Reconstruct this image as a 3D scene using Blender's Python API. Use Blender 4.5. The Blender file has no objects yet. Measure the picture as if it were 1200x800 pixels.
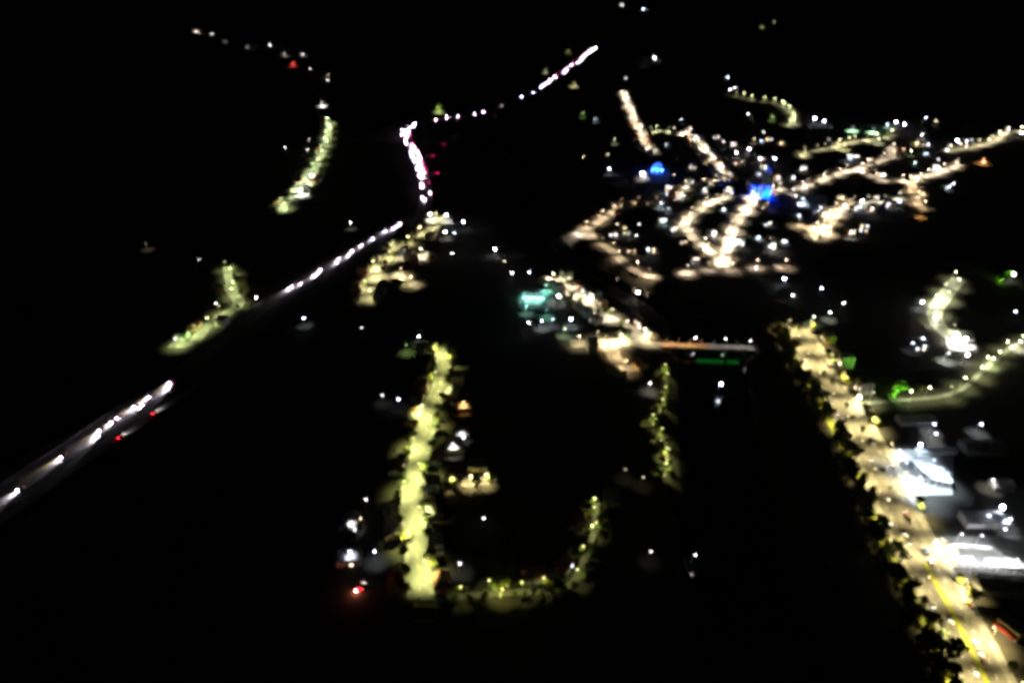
import bpy, math, random
from mathutils import Vector, Matrix
random.seed(11)
R = math.radians
scene = bpy.context.scene
COL = scene.collection

# ------------------------------------------------------------------ camera, sky, exposure
CAM_H, PITCH, FPX = 300.0, math.atan(460 / 800), 800.0
cam_data = bpy.data.cameras.new('drone_camera')
cam_data.sensor_width, cam_data.lens = 36.0, 24.0
cam_data.clip_start, cam_data.clip_end = 1.0, 30000.0
cam = bpy.data.objects.new('drone_camera', cam_data)
COL.objects.link(cam)
cam.location = (0, 0, CAM_H)
cam.rotation_euler = (math.pi / 2 - PITCH, 0, 0)
scene.camera = cam

world = bpy.data.worlds.new('World'); scene.world = world
world.use_nodes = True
wn = world.node_tree
sky = wn.nodes.new('ShaderNodeTexSky'); sky.sky_type = 'NISHITA'; sky.sun_disc = False
sky.sun_elevation, sky.sun_rotation = R(4), R(200)
bg = wn.nodes['Background']; bg.inputs[1].default_value = 0.00012
wn.links.new(sky.outputs[0], bg.inputs[0])
moon_data = bpy.data.lights.new('moonlight', 'SUN'); moon_data.energy = 0.0008; moon_data.angle = R(0.5); moon_data.color = (.75, .85, 1)
moon = bpy.data.objects.new('moonlight', moon_data); moon.rotation_euler = (R(50), 0, R(20)); COL.objects.link(moon)

vs = scene.view_settings
scene.display_settings.display_device = 'sRGB'
vs.view_transform = 'Standard'; vs.look = 'None'; vs.gamma = 1; vs.exposure = 3.0
cy = scene.cycles
cy.use_adaptive_sampling = False
cy.pixel_filter_type = 'BLACKMAN_HARRIS'; cy.filter_width = 4.2      # the soft lens and small sensor of the drone
cy.max_bounces = 4; cy.diffuse_bounces = 1; cy.glossy_bounces = 2; cy.transmission_bounces = 2; cy.transparent_max_bounces = 4
cy.sample_clamp_indirect = 4.0
cy.use_light_tree = True
cy.use_denoising = True

# ------------------------------------------------------------------ pixel <-> ground
FW = Vector((0, math.cos(PITCH), -math.sin(PITCH))); UP = Vector((0, math.sin(PITCH), math.cos(PITCH)))
def G(px, py, z=0.0):
    d = FW + Vector(((px - 600) / FPX, 0, 0)) - UP * ((py - 400) / FPX)
    t = (CAM_H - z) / -d.z
    return Vector((d.x * t, d.y * t, z))
def P2(v):
    w = Vector((v[0], v[1], (v[2] if len(v) > 2 else 0) - CAM_H)); dep = w.dot(FW)
    return (600 + FPX * w.x / dep, 400 - FPX * w.dot(UP) / dep)

# ------------------------------------------------------------------ materials
MATS = {}
def mat(name, col, rough=.8, var=0, scale=1.0, metal=0, emis=None, es=0, sampled=False, col2=None, trans=0):
    if name in MATS: return MATS[name]
    m = bpy.data.materials.new(name); m.use_nodes = True
    nt = m.node_tree; b = nt.nodes['Principled BSDF']
    b.inputs['Base Color'].default_value = (*col, 1); b.inputs['Roughness'].default_value = rough; b.inputs['Metallic'].default_value = metal
    if var or col2:
        tc = nt.nodes.new('ShaderNodeTexCoord'); n = nt.nodes.new('ShaderNodeTexNoise'); n.inputs['Scale'].default_value = scale; n.inputs['Detail'].default_value = 5
        r = nt.nodes.new('ShaderNodeValToRGB')
        lo = tuple(c * (1 - var) for c in col); hi = col2 or tuple(min(1, c * (1 + var)) for c in col)
        r.color_ramp.elements[0].color = (*lo, 1); r.color_ramp.elements[1].color = (*hi, 1)
        r.color_ramp.elements[0].position, r.color_ramp.elements[1].position = .32, .68
        nt.links.new(tc.outputs['Object'], n.inputs[0]); nt.links.new(n.outputs[0], r.inputs[0]); nt.links.new(r.outputs[0], b.inputs['Base Color'])
    if emis:
        b.inputs['Emission Color'].default_value = (*emis, 1); b.inputs['Emission Strength'].default_value = es
        if not sampled: m.cycles.emission_sampling = 'NONE'
    if trans:
        t = nt.nodes.new('ShaderNodeBsdfTranslucent'); t.inputs[0].default_value = (*col, 1); mx = nt.nodes.new('ShaderNodeMixShader'); mx.inputs[0].default_value = trans
        nt.links.new(b.outputs[0], mx.inputs[1]); nt.links.new(t.outputs[0], mx.inputs[2]); nt.links.new(mx.outputs[0], nt.nodes['Material Output'].inputs[0])
    MATS[name] = m
    return m
ASPHALT = mat('asphalt', (.062, .058, .052), .75, .6, .11)
OLD_ASPHALT = mat('worn asphalt', (.1, .097, .09), .85, .5, .06)
PAVE = mat('pavement slabs', (.13, .125, .115), .85, .5, .15)
CONCRETE = mat('yard concrete', (.3, .3, .29), .85, .35, .08)
GRASSY = mat('dark grass and earth', (.016, .02, .01), .95, .6, .03, col2=(.032, .026, .018))
VERGE = mat('verge grass', (.06, .085, .02), .95, .6, .12)
PAINT = mat('road paint', (.75, .75, .7), .6, .2, .8)
YPAINT = mat('yellow paint', (.6, .45, .04), .6, .2, .8)
WATER = mat('river water', (.004, .006, .006), .14)
STEEL = mat('galvanised steel', (.35, .35, .36), .45, .2, 2, metal=.6)
DARKM = mat('dark metal', (.04, .04, .045), .5)
GLASS = mat('dark glass', (.015, .018, .02), .08)
RUBBER = mat('tyre rubber', (.015, .015, .015), .9)
BARK = mat('bark', (.09, .06, .04), .95, .4, 3)
LEAF = [mat('leaves %d' % i, c, .7, .45, .5) for i, c in enumerate([(.085, .12, .02), (.115, .12, .022), (.07, .1, .022)])]
def lens_mat(c, s): return mat('lamp glow %.2f %.2f %.2f x%.1f' % (*c, s), (.8, .8, .8), .4, emis=c, es=s)
WALLC = {'cream': (.52, .44, .3), 'white': (.62, .6, .56), 'blue': (.3, .38, .46), 'salmon': (.5, .28, .2), 'grey': (.32, .31, .3), 'ochre': (.46, .3, .12), 'brick': (.3, .13, .08), 'mint': (.34, .45, .33)}
WALLM = {k: mat('plaster ' + k, c, .9, .22, .5) for k, c in WALLC.items()}
ROOFC = {'terracotta': (.2, .08, .045), 'zinc': (.22, .22, .22), 'slab': (.2, .19, .18), 'brown': (.1, .06, .045)}
ROOFM = {k: mat('roof ' + k, c, .8, .4, .4) for k, c in ROOFC.items()}
WIN_LIT = mat('lit window', (.2, .15, .1), .3, emis=(1, .8, .55), es=.9)
WIN_WHITE = mat('lit window white', (.2, .2, .2), .3, emis=(.85, .9, 1), es=1.3)
DOORM = mat('painted door', (.1, .06, .04), .6)

# ------------------------------------------------------------------ mesh helpers
class MB:
    def __init__(s): s.v, s.f = [], []
    def add(s, vs, fs):
        n = len(s.v); s.v += [tuple(v) for v in vs]; s.f += [tuple(i + n for i in f) for f in fs]; return s
    def box(s, c, d, rz=0, taper=1.0):
        x, y, z = (k / 2 for k in d); M = Matrix.Rotation(rz, 3, 'Z'); c = Vector(c); t = taper
        vs = [c + M @ Vector(p) for p in ((-x, -y, -z), (x, -y, -z), (x, y, -z), (-x, y, -z), (-x * t, -y * t, z), (x * t, -y * t, z), (x * t, y * t, z), (-x * t, y * t, z))]
        return s.add(vs, [(3, 2, 1, 0), (4, 5, 6, 7), (0, 1, 5, 4), (1, 2, 6, 5), (2, 3, 7, 6), (3, 0, 4, 7)])
    def tube(s, a, b, r0, r1, n=8):
        a, b = Vector(a), Vector(b); q = (b - a).normalized().to_track_quat('Z', 'Y')
        vs = []
        for p, r in ((a, r0), (b, r1)):
            vs += [p + q @ Vector((r * math.cos(2 * math.pi * k / n), r * math.sin(2 * math.pi * k / n), 0)) for k in range(n)]
        return s.add(vs, [(k, (k + 1) % n, n + (k + 1) % n, n + k) for k in range(n)] + [tuple(range(n - 1, -1, -1)), tuple(range(n, 2 * n))])
    def ball(s, c, r, n=8, m=5):
        c = Vector(c); rx, ry, rz = r if isinstance(r, (tuple, list)) else (r, r, r)
        vs = [c + Vector((0, 0, rz))]
        for j in range(1, m):
            a = math.pi * j / m
            vs += [c + Vector((rx * math.sin(a) * math.cos(2 * math.pi * k / n), ry * math.sin(a) * math.sin(2 * math.pi * k / n), rz * math.cos(a))) for k in range(n)]
        vs.append(c - Vector((0, 0, rz))); L = len(vs) - 1
        fs = [(0, 1 + k, 1 + (k + 1) % n) for k in range(n)]
        for j in range(m - 2):
            o = 1 + j * n
            fs += [(o + k, o + n + k, o + n + (k + 1) % n, o + (k + 1) % n) for k in range(n)]
        o = 1 + (m - 2) * n
        fs += [(o + (k + 1) % n, o + k, L) for k in range(n)]
        return s.add(vs, fs)
    def prism(s, prof, x0, x1):          # profile in (y, z), extruded along x
        n = len(prof); vs = [(x0, p[0], p[1]) for p in prof] + [(x1, p[0], p[1]) for p in prof]
        return s.add(vs, [tuple(range(n - 1, -1, -1)), tuple(range(n, 2 * n))] + [(k, (k + 1) % n, n + (k + 1) % n, n + k) for k in range(n)])
    def mesh(s, name, m, smooth=False):
        me = bpy.data.meshes.new(name); me.from_pydata(s.v, [], s.f); me.materials.append(m)
        if smooth: me.polygons.foreach_set('use_smooth', [True] * len(me.polygons))
        me.update(); return me
def ob(name, me, parent=None, loc=(0, 0, 0), rz=0, m=None):
    o = bpy.data.objects.new(name, me); COL.objects.link(o); o.location = loc; o.rotation_euler = (0, 0, rz)
    if parent: o.parent = parent
    if m:
        o.material_slots[0].link = 'OBJECT'; o.material_slots[0].material = m
    return o
def thing(name, label, cat, loc, rz=0, group=None):
    o = ob(name, None, None, loc, rz); o['label'] = label; o['category'] = cat
    if group: o['group'] = group
    return o
def struct(name, me, z=0):
    o = ob(name, me, None, (0, 0, z)); o['kind'] = 'structure'; return o
def light(kind, parent, loc, power, col, r=.25, cone=150, blend=.6, rot=(0, 0, 0), key=None, cache={}):
    k = (kind, round(power, 1), col, r, cone, blend)
    d = cache.get(k)
    if d is None:
        d = cache[k] = bpy.data.lights.new('lamp light', kind); d.energy = power; d.color = col; d.shadow_soft_size = r
        if kind == 'SPOT': d.spot_size = R(cone); d.spot_blend = blend
    o = bpy.data.objects.new('lamp_light', d); COL.objects.link(o); o.parent = parent; o.location = loc; o.rotation_euler = rot
    o.visible_camera = True
    return o
ONES = 'zeroth first second third fourth fifth sixth seventh eighth ninth tenth eleventh twelfth thirteenth fourteenth fifteenth sixteenth seventeenth eighteenth nineteenth'.split()

TENS = {2: 'twenty', 3: 'thirty', 4: 'forty', 5: 'fifty', 6: 'sixty'}
def nth(n):
    if n < 20: return ONES[n]
    t, u = divmod(n, 10)
    return TENS[t] + '-' + ONES[u] if u else TENS[t][:-1] + 'ieth'

# ------------------------------------------------------------------ street network (traced on the ground)
YEL, YGR, WARM, GRN, COOL, CREAM = (1, .82, .36), (.97, 1, .33), (1, .82, .56), (.72, 1, .36), (.85, .93, 1), (1, .85, .55)
# name, points, width, lamp step (0 none), colour, power, house chance, tree chance, description
ST = [
 ('highway', [(-60, 622), (0, 582), (81, 528), (150, 480), (205, 443), (265, 394), (325, 346), (368, 320), (412, 294), (466, 262), (492, 251), (499, 236), (498, 215), (490, 190), (479, 166), (475, 154), (491, 145), (524, 138.5), (566, 131.5), (610, 115), (634, 102), (657, 87), (671, 77), (699, 56), (730, 40)], 17, 0, None, 0, 0, 0, 'the long highway'),
 ('carriageway', [(-60, 652), (0, 610), (60, 568), (110, 533), (142, 512), (182, 484), (215, 461), (262, 426)], 8, 0, None, 0, 0, 0, 'the second highway carriageway'),
 ('avenue', [(933, 385), (943, 402), (955, 424), (968, 446), (984, 470), (1003, 500), (1022, 532), (1038, 566), (1053, 600), (1070, 634), (1088, 668), (1108, 704), (1128, 742), (1146, 778), (1163, 815), (1190, 880)], 20, 29, YEL, 6000, .35, .9, 'the broad riverside avenue'),
 ('straight', [(512, 405), (518, 420), (518, 446), (507, 474), (499, 503), (490, 537), (484, 567), (482, 592), (486, 618), (488, 643), (490, 669), (493, 700)], 9, 22, YGR, 4600, .3, .95, 'the straight yellow-green street'),
 ('loop', [(493, 700), (520, 700), (565, 697), (605, 694), (640, 693), (664, 688), (677, 674), (687, 650), (694, 628), (699, 600), (698, 578)], 4, 17, YGR, 480, .2, .9, 'the curling tree-lined lane'),
 ('mid', [(648, 327), (663, 337), (681, 351), (705, 370), (728, 380), (744, 390), (752, 400)], 9, 20, CREAM, 5200, .5, .5, 'the diagonal street above bridge'),
 ('bridgeroad', [(668, 403), (695, 402), (732, 400), (755, 403), (776, 405.5)], 8, 20, (1, .8, .45), 5000, .3, .2, 'the bridge approach street'),
 ('below', [(712, 402), (717, 412), (724, 424), (740, 436)], 7, 20, (1, .72, .36), 4600, .4, .3, 'the short lane below bridge'),
 ('bank', [(778, 432), (780, 450), (779, 466), (774, 481), (764, 502), (780, 524), (778, 560)], 2, 19, YGR, 800, 0, .9, 'the wooded riverbank path'),
 ('yellow', [(516, 258), (496, 276), (477, 285), (462, 294), (450, 307), (440, 320), (435, 335), (427, 356)], 10, 26, (1, .9, .4), 5200, .35, .7, 'the yellow street below junction'),
 ('arc', [(470, 303), (482, 299), (494, 303), (497, 310)], 7, 24, CREAM, 4200, .3, .2, 'the small bright crescent'),
 ('lower', [(437, 326), (460, 323), (478, 330), (496, 337)], 8, 26, (1, .82, .45), 3800, .4, .3, 'the street under the crescent'),
 ('slope', [(268, 312), (271, 338), (280, 356), (262, 369), (240, 385), (224, 402), (200, 403)], 6, 20, (.85, 1, .4), 2600, .25, .8, 'the green-lit lane beside highway'),
 ('hill', [(386, 143), (383, 168), (374, 187), (366, 205), (352, 222), (335, 238), (330, 252)], 7, 28, (.8, 1, .45), 3800, .2, .7, 'the green-lit hillside road'),
 ('mountain', [(222, 34), (248, 42), (264, 49), (290, 56), (316, 59), (333, 63), (350, 66), (364, 80), (384, 94), (379, 120), (386, 143)], 9, 0, COOL, 0, .1, .1, 'the dim mountain road'),
 ('tone', [(730, 111), (737, 128), (743, 144), (752, 160), (757, 174), (771, 182)], 8, 24, WARM, 5000, .7, .3, 'the upper left town street'),
 ('ttwo', [(786, 155), (805, 160), (820, 172), (832, 188), (845, 201), (853, 209), (838, 214), (815, 218), (803, 222), (795, 236)], 7, 24, WARM, 5200, .7, .3, 'the bent upper town street'),
 ('oval', [(775, 240), (752, 238), (737, 240), (724, 244), (711, 254), (698, 262), (687, 272), (696, 282), (710, 289), (722, 299), (742, 316), (758, 323), (790, 326)], 6, 26, (1, .74, .46), 2700, .8, .25, 'the curved town edge street'),
 ('tfour', [(856, 231), (838, 235), (825, 243), (815, 250), (803, 260), (804, 270), (815, 280), (827, 292), (841, 301), (846, 314)], 7, 20, WARM, 6000, .7, .3, 'the hooked street below church'),
 ('tfive', [(884, 232), (878, 243), (868, 254), (858, 270), (853, 288), (849, 305), (848, 317)], 8, 18, (1, .82, .56), 7000, .7, .1, 'the bright church street'),
 ('tsix', [(795, 321), (820, 318), (850, 317.5), (885, 315), (916, 313)], 6, 24, (1, .76, .55), 3800, .6, .3, 'the lower town cross street'),
 ('tseven', [(896, 226), (920, 222), (944, 219), (961, 212), (983, 204), (1006, 198), (1029, 190), (1045, 183), (1042, 172)], 7, 24, (1, .8, .58), 5200, .7, .3, 'the long street past church'),
 ('teight', [(1006, 199), (1022, 207), (1042, 213), (1068, 212), (1087, 207), (1107, 200), (1128, 192)], 7, 24, (1, .78, .55), 5600, .7, .3, 'the forked ridge street'),
 ('tnine', [(1068, 213), (1070, 224), (1074, 236), (1082, 247)], 7, 22, (1, .7, .4), 4600, .6, .3, 'the orange lane below ridge'),
 ('market', [(933, 264), (950, 268), (962, 282), (968, 268), (978, 252), (992, 240), (1004, 240)], 10, 20, (1, .76, .46), 6500, .6, .1, 'the market street'),
 ('row', [(1004, 243), (1020, 238), (1044, 236), (1066, 232)], 6, 24, (1, .95, .75), 5200, .6, .1, 'the white-lit market lane'),
 ('far', [(1107, 177), (1136, 174), (1164, 166), (1182, 155), (1215, 156)], 7, 26, (1, .85, .5), 4400, .6, .2, 'the farthest ridge road'),
 ('back', [(860, 112), (885, 118), (912, 122), (930, 138), (920, 150)], 5, 27, (.9, .95, .45), 2500, .3, .6, 'the back road behind town'),
 ('upper', [(757, 156), (772, 154), (790, 155)], 7, 20, (.9, .95, .5), 2600, .6, .3, 'the short upper back lane'),
 ('square', [(938, 184), (948, 178), (975, 174), (992, 168), (1030, 163), (1050, 158)], 6, 24, (1, .93, .5), 3600, .6, .3, 'the lane below sports ground'),
 ('rightup', [(1124, 326), (1112, 341), (1102, 354), (1095, 366), (1099, 380), (1112, 393), (1128, 408)], 8, 20, (.95, 1, .6), 4200, .5, .4, 'the winding right-slope lane'),
 ('rightlow', [(1215, 398), (1192, 404), (1168, 420), (1150, 436), (1128, 456), (1103, 465), (1076, 468), (1050, 470), (1008, 474)], 4, 21, (.92, 1, .5), 1900, .3, .9, 'the lane reaching the avenue'),
 ('cross', [(470, 300), (467, 310), (460, 323)], 6, 0, None, 0, 0, 0, 'the link lane'),
]
CURVES = {}
def smooth(pts, step=5.0):
    P = [G(*p) for p in pts]; out = []
    for i in range(len(P) - 1):
        p0, p1, p2, p3 = P[max(i - 1, 0)], P[i], P[i + 1], P[min(i + 2, len(P) - 1)]
        n = max(2, int((p2 - p1).length / step))
        for k in range(n):
            t = k / n
            a = .5 * ((2 * p1) + (p2 - p0) * t + (2 * p0 - 5 * p1 + 4 * p2 - p3) * t * t + (3 * p1 - p0 - 3 * p2 + p3) * t ** 3)
            out.append(a)
    out.append(P[-1]); return out
def normals(L):
    N = []
    for i in range(len(L)):
        d = L[min(i + 1, len(L) - 1)] - L[max(i - 1, 0)]; d.z = 0; d.normalize(); N.append(Vector((-d.y, d.x, 0)))
    return N
def ribbon(L, o0, o1, z, z2=None):       # strip between two offsets of a centre line
    N = normals(L); mb = MB(); vs = []
    for p, n in zip(L, N): vs += [(p + n * o0)[:2] + (z,), (p + n * o1)[:2] + (z,)]
    mb.add(vs, [(2 * i, 2 * i + 2, 2 * i + 3, 2 * i + 1) if o1 < o0 else (2 * i, 2 * i + 1, 2 * i + 3, 2 * i + 2) for i in range(len(L) - 1)])
    return mb
def walk(L, step, start=0.0):
    d = start; acc = 0; out = []
    for i in range(len(L) - 1):
        s = (L[i + 1] - L[i]); l = s.length
        if l < 1e-6: continue
        while d <= acc + l:
            out.append((L[i] + s * ((d - acc) / l), s / l)); d += step
        acc += l
    return out
for s in ST: CURVES[s[0]] = smooth(s[1])
RIVER = smooth([(890, 900), (884, 780), (872, 700), (856, 600), (844, 520), (838, 460), (833, 408), (812, 375), (785, 357), (748, 335), (700, 312), (668, 291), (635, 255), (612, 215), (600, 180), (560, 160)], 12)
def river_half(p):
    return 29 if p.y < 540 else max(11, 29 - (p.y - 540) * .3)
RIVH = [river_half(p) for p in RIVER]
def river_d(x, y):
    return min(math.hypot(p.x - x, p.y - y) - h for p, h in zip(RIVER, RIVH))

# ------------------------------------------------------------------ ground, water, roads
def lines(a, b, fine0, fine1, f, c):
    out = []; x = a
    while x < b:
        out.append(x); x += f if fine0 <= x < fine1 else c
    return out + [b]
xs = lines(-6000, 6000, -120, 360, 7, 220); ys = lines(-600, 14000, 100, 1250, 7, 220)
hump = [(-5200, 8800, 620, 1500), (300, 10800, 700, 1700), (3600, 9200, 560, 1300), (-2400, 11500, 800, 1800), (5600, 8400, 600, 1500)]
def terrain(x, y):
    z = 0
    far = max(0, min(1, (math.hypot(x, y) - 7200) / 1200))
    if far: z += far * sum(h * math.exp(-((x - a) ** 2 + (y - b) ** 2) / (2 * s * s)) for a, b, h, s in hump)
    if -130 < x < 370 and 90 < y < 1260:
        d = river_d(x, y)
        if d < 8: z -= 9 * max(0, min(1, (8 - d) / 11))
    return z
gv = [(x, y, terrain(x, y)) for y in ys for x in xs]; nx = len(xs)
gf = [(j * nx + i, j * nx + i + 1, (j + 1) * nx + i + 1, (j + 1) * nx + i) for j in range(len(ys) - 1) for i in range(nx - 1)]
gm = MB(); gm.add(gv, gf); struct('ground', gm.mesh('ground', GRASSY, True))
N = normals(RIVER); mb = MB(); vs_ = []
for p, n, h in zip(RIVER, N, RIVH): vs_ += [(*(p + n * (h + 6))[:2], -7.0), (*(p - n * (h + 6))[:2], -7.0)]
mb.add(vs_, [(2 * i, 2 * i + 1, 2 * i + 3, 2 * i + 2) for i in range(len(RIVER) - 1)])
river = struct('river', mb.mesh('river', WATER))
# gentle ripples on the water
nt = WATER.node_tree; nz = nt.nodes.new('ShaderNodeTexNoise'); nz.inputs['Scale'].default_value = .6; bp = nt.nodes.new('ShaderNodeBump'); bp.inputs['Strength'].default_value = .25
tcw = nt.nodes.new('ShaderNodeTexCoord'); nt.links.new(tcw.outputs['Object'], nz.inputs[0]); nt.links.new(nz.outputs[0], bp.inputs['Height']); nt.links.new(bp.outputs[0], nt.nodes['Principled BSDF'].inputs['Normal'])

ROADZ = {}
for i, s in enumerate(ST):
    L = CURVES[s[0]]; w = s[2] / 2; z = .3 + .012 * i; ROADZ[s[0]] = z
    main = s[0] in ('highway', 'avenue')
    if s[0] not in ('highway', 'carriageway', 'bank', 'loop', 'rightlow', 'back'):
        struct('pavement', ribbon(L, -w - 2.6, w + 2.6, .02 + .006 * i if s[0] != 'avenue' else .45).mesh('pavement', PAVE))
        if s[0] == 'avenue':          # real kerbs: the pavement stands above the carriageway
            bpy.data.objects.remove(bpy.data.objects['pavement'])
            for sg in (-1, 1):
                mbk = ribbon(L, sg * w, sg * (w + 4), z + .13); mbk2 = ribbon(L, sg * w, sg * w, z)
                struct('pavement', mbk.mesh('pavement', PAVE))
                v = []; NN = normals(L)
                for p, n in zip(L, NN): v += [(*(p + n * sg * w)[:2], z - .02), (*(p + n * sg * w)[:2], z + .13)]
                k = MB(); k.add(v, [(2 * q, 2 * q + 1, 2 * q + 3, 2 * q + 2) for q in range(len(L) - 1)]); struct('kerb', k.mesh('kerb', CONCRETE))
    struct('path' if s[0] == 'bank' else 'road', ribbon(L, -w, w, z).mesh('road', ASPHALT if main else OLD_ASPHALT))
# avenue: grassy median, lane dashes; highway: edge lines and dashes
av = CURVES['avenue']; zA = ROADZ['avenue']
struct('median_grass', ribbon([p for p in av if P2(p)[1] > 655], -1.3, 1.3, zA + .14).mesh('median', mat('median lawn', (.16, .17, .01), .9, .4, .5)))
def dashes(L, off, z, ln, step, w, m, name='road_markings'):
    k = MB()
    for p, d in walk(L, step):
        n = Vector((-d.y, d.x, 0)); c = p + n * off
        k.box((c.x, c.y, z), (ln, w, .008), math.atan2(d.y, d.x))
    struct(name, k.mesh(name, m))
for o in (-5.8, 5.8): dashes(av, o, zA + .008, 3, 8, .13, PAINT)
hw = CURVES['highway']; zH = ROADZ['highway']
for o in (-4.2, 4.2): dashes(hw, o, zH + .008, 4, 12, .25, PAINT)
for o in (-8.0, -.35, .35, 8.0): struct('road_markings', ribbon(hw, o - .13, o + .13, zH + .008).mesh('edge line', YPAINT if abs(o) < 1 else PAINT))
vg = 1 if P2(av[4] + normals(av)[4] * 9)[0] < P2(av[4])[0] else -1
struct('verge_grass', ribbon(av, vg * 14.6, vg * 20, .42).mesh('verge', mat('sunburnt verge', (.12, .14, .015), .95, .5, .2)))
dashes(CURVES['straight'], 0, ROADZ['straight'] + .008, 3, 8, .18, YPAINT)

def yard(name, pts, m, z):
    v = [G(*p) for p in pts]; k = MB(); k.add([(p.x, p.y, z) for p in v], [tuple(range(len(v)))])
    o = struct(name, k.mesh(name, m)); 
    if k and o.data.polygons[0].normal.z < 0: o.data.flip_normals()
    return o
yard('paved_yard', [(1040, 526), (1118, 528), (1116, 580), (1064, 580)], CONCRETE, .24)
yard('paved_yard', [(498, 250), (530, 252), (532, 272), (500, 276)], CONCRETE, .245)
yard('paved_yard', [(1106, 386), (1140, 388), (1146, 410), (1112, 412)], CONCRETE, .25)
yard('paved_yard', [(1086, 628), (1200, 628), (1215, 668), (1100, 664)], OLD_ASPHALT, .255)
yard('paved_yard', [(930, 228), (970, 230), (968, 250), (936, 244)], CONCRETE, .26)
yard('paved_yard', [(868, 208), (906, 208), (908, 236), (866, 238)], PAVE, .265)
yard('paved_yard', [(742, 194), (786, 192), (784, 216), (742, 214)], PAVE, .27)
yard('paved_yard', [(606, 338), (650, 340), (650, 366), (608, 362)], PAVE, .275)
yard('paved_yard', [(514, 556), (582, 553), (580, 567), (530, 572)], PAVE, .28)
yard('lit_sheet', [(662, 264), (690, 258), (704, 284), (682, 283)], OLD_ASPHALT, .295)  # pale sheet added in the shape of the light fan on the hillside
pitch_m = mat('pitch turf', (.05, .11, .05), .95, .3, .1)
yard('sports_pitch', [(967, 152), (1004, 145), (1050, 149), (1046, 161), (990, 160)], pitch_m, .285)
yard('paved_yard', [(346, 200), (374, 198), (362, 230), (338, 232)], CONCRETE, .29)

# ------------------------------------------------------------------ occupancy
OCC = []
def near_road(x, y, skip=None, pad=0):
    best = 1e9
    for s in ST:
        L = CURVES[s[0]]
        for p in L[::2]:
            d = math.hypot(p.x - x, p.y - y) - s[2] / 2
            if d < best: best = d
            if best < pad: return best
    return best
def free(x, y, r):
    return all(math.hypot(a - x, b - y) > r + c for a, b, c in OCC)
for p, r in [((888, 222), 22), ((768, 198), 14), ((625, 350), 18), ((1080, 550), 34), ((1145, 648), 30), ((1008, 152), 60), ((1125, 397), 12), ((515, 262), 16), ((550, 560), 18), ((1178, 742), 12)]:
    g = G(*p); OCC.append((g.x, g.y, r))
for p, r in [((1048, 468), 12), ((1048, 474), 8), ((588, 694), 6), ((1174, 333), 16), ((514, 131), 10)]: g = G(*p); OCC.append((g.x, g.y, r))

# ------------------------------------------------------------------ lamps
def revolve_pole(h):
    return MB().tube((0, 0, 0), (0, 0, .5), .16, .16).tube((0, 0, .5), (0, 0, h), .1, .06).mesh('pole', STEEL)
SEENL = set(); POLE = {}; ARM = MB().tube((0, 0, 0), (1.6, 0, .35), .05, .04, 6).mesh('arm', STEEL)
HEAD = MB().box((0, 0, .2), (.8, .34, .16), 0, .7).mesh('lamp_head', STEEL)
LENS = MB().ball((0, 0, 0), (.5, .42, .3)).mesh('lens', STEEL, True)
LENSB = MB().ball((0, 0, 0), (.75, .75, .6)).mesh('lens', STEEL, True)
def lamp(pos, rz, label, group, col, power, glow=14, h=9.0, cone=146, name='street_lamp', big=False):
    if label in SEENL: label = label.replace(' side of', ' outer side of')
    SEENL.add(label)
    t = thing(name, label, name.replace('_', ' '), pos, rz, group)
    if h not in POLE: POLE[h] = revolve_pole(h)
    ob('pole', POLE[h], t); ob('arm', ARM, t, (0, 0, h - .1)); hd = ob('lamp_head', HEAD, t, (1.7, 0, h + .25))
    if glow:
        ln = ob('lens', LENSB if big else LENS, hd, (0, 0, -.04), 0, lens_mat(col, glow)); ds = max(1, math.hypot(pos[0], pos[1]) / 1100); ln.scale = (ds, ds, ds)
    if power: light('SPOT', t, (1.7, 0, h - .3), power, col, .3, cone, .55)
    return t
def side_word(p, n):
    a, b = P2(p), P2(p + n * 5)
    dx, dy = b[0] - a[0], b[1] - a[1]
    return ('right' if dx > 0 else 'left') if abs(dx) > abs(dy) else ('lower' if dy > 0 else 'upper')
def end_word(L):
    a, b = P2(L[0]), P2(L[-1]); dx, dy = a[0] - b[0], a[1] - b[1]
    return ('right' if dx > 0 else 'left') if abs(dx) > abs(dy) * 1.2 else ('lower' if dy > 0 else 'upper')
COLNAME = lambda c: 'greenish' if c[1] >= c[0] and c[2] < .7 else ('yellow' if c[2] < .42 else ('white' if c[2] > .7 else 'warm'))
nlamp = 0
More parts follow.
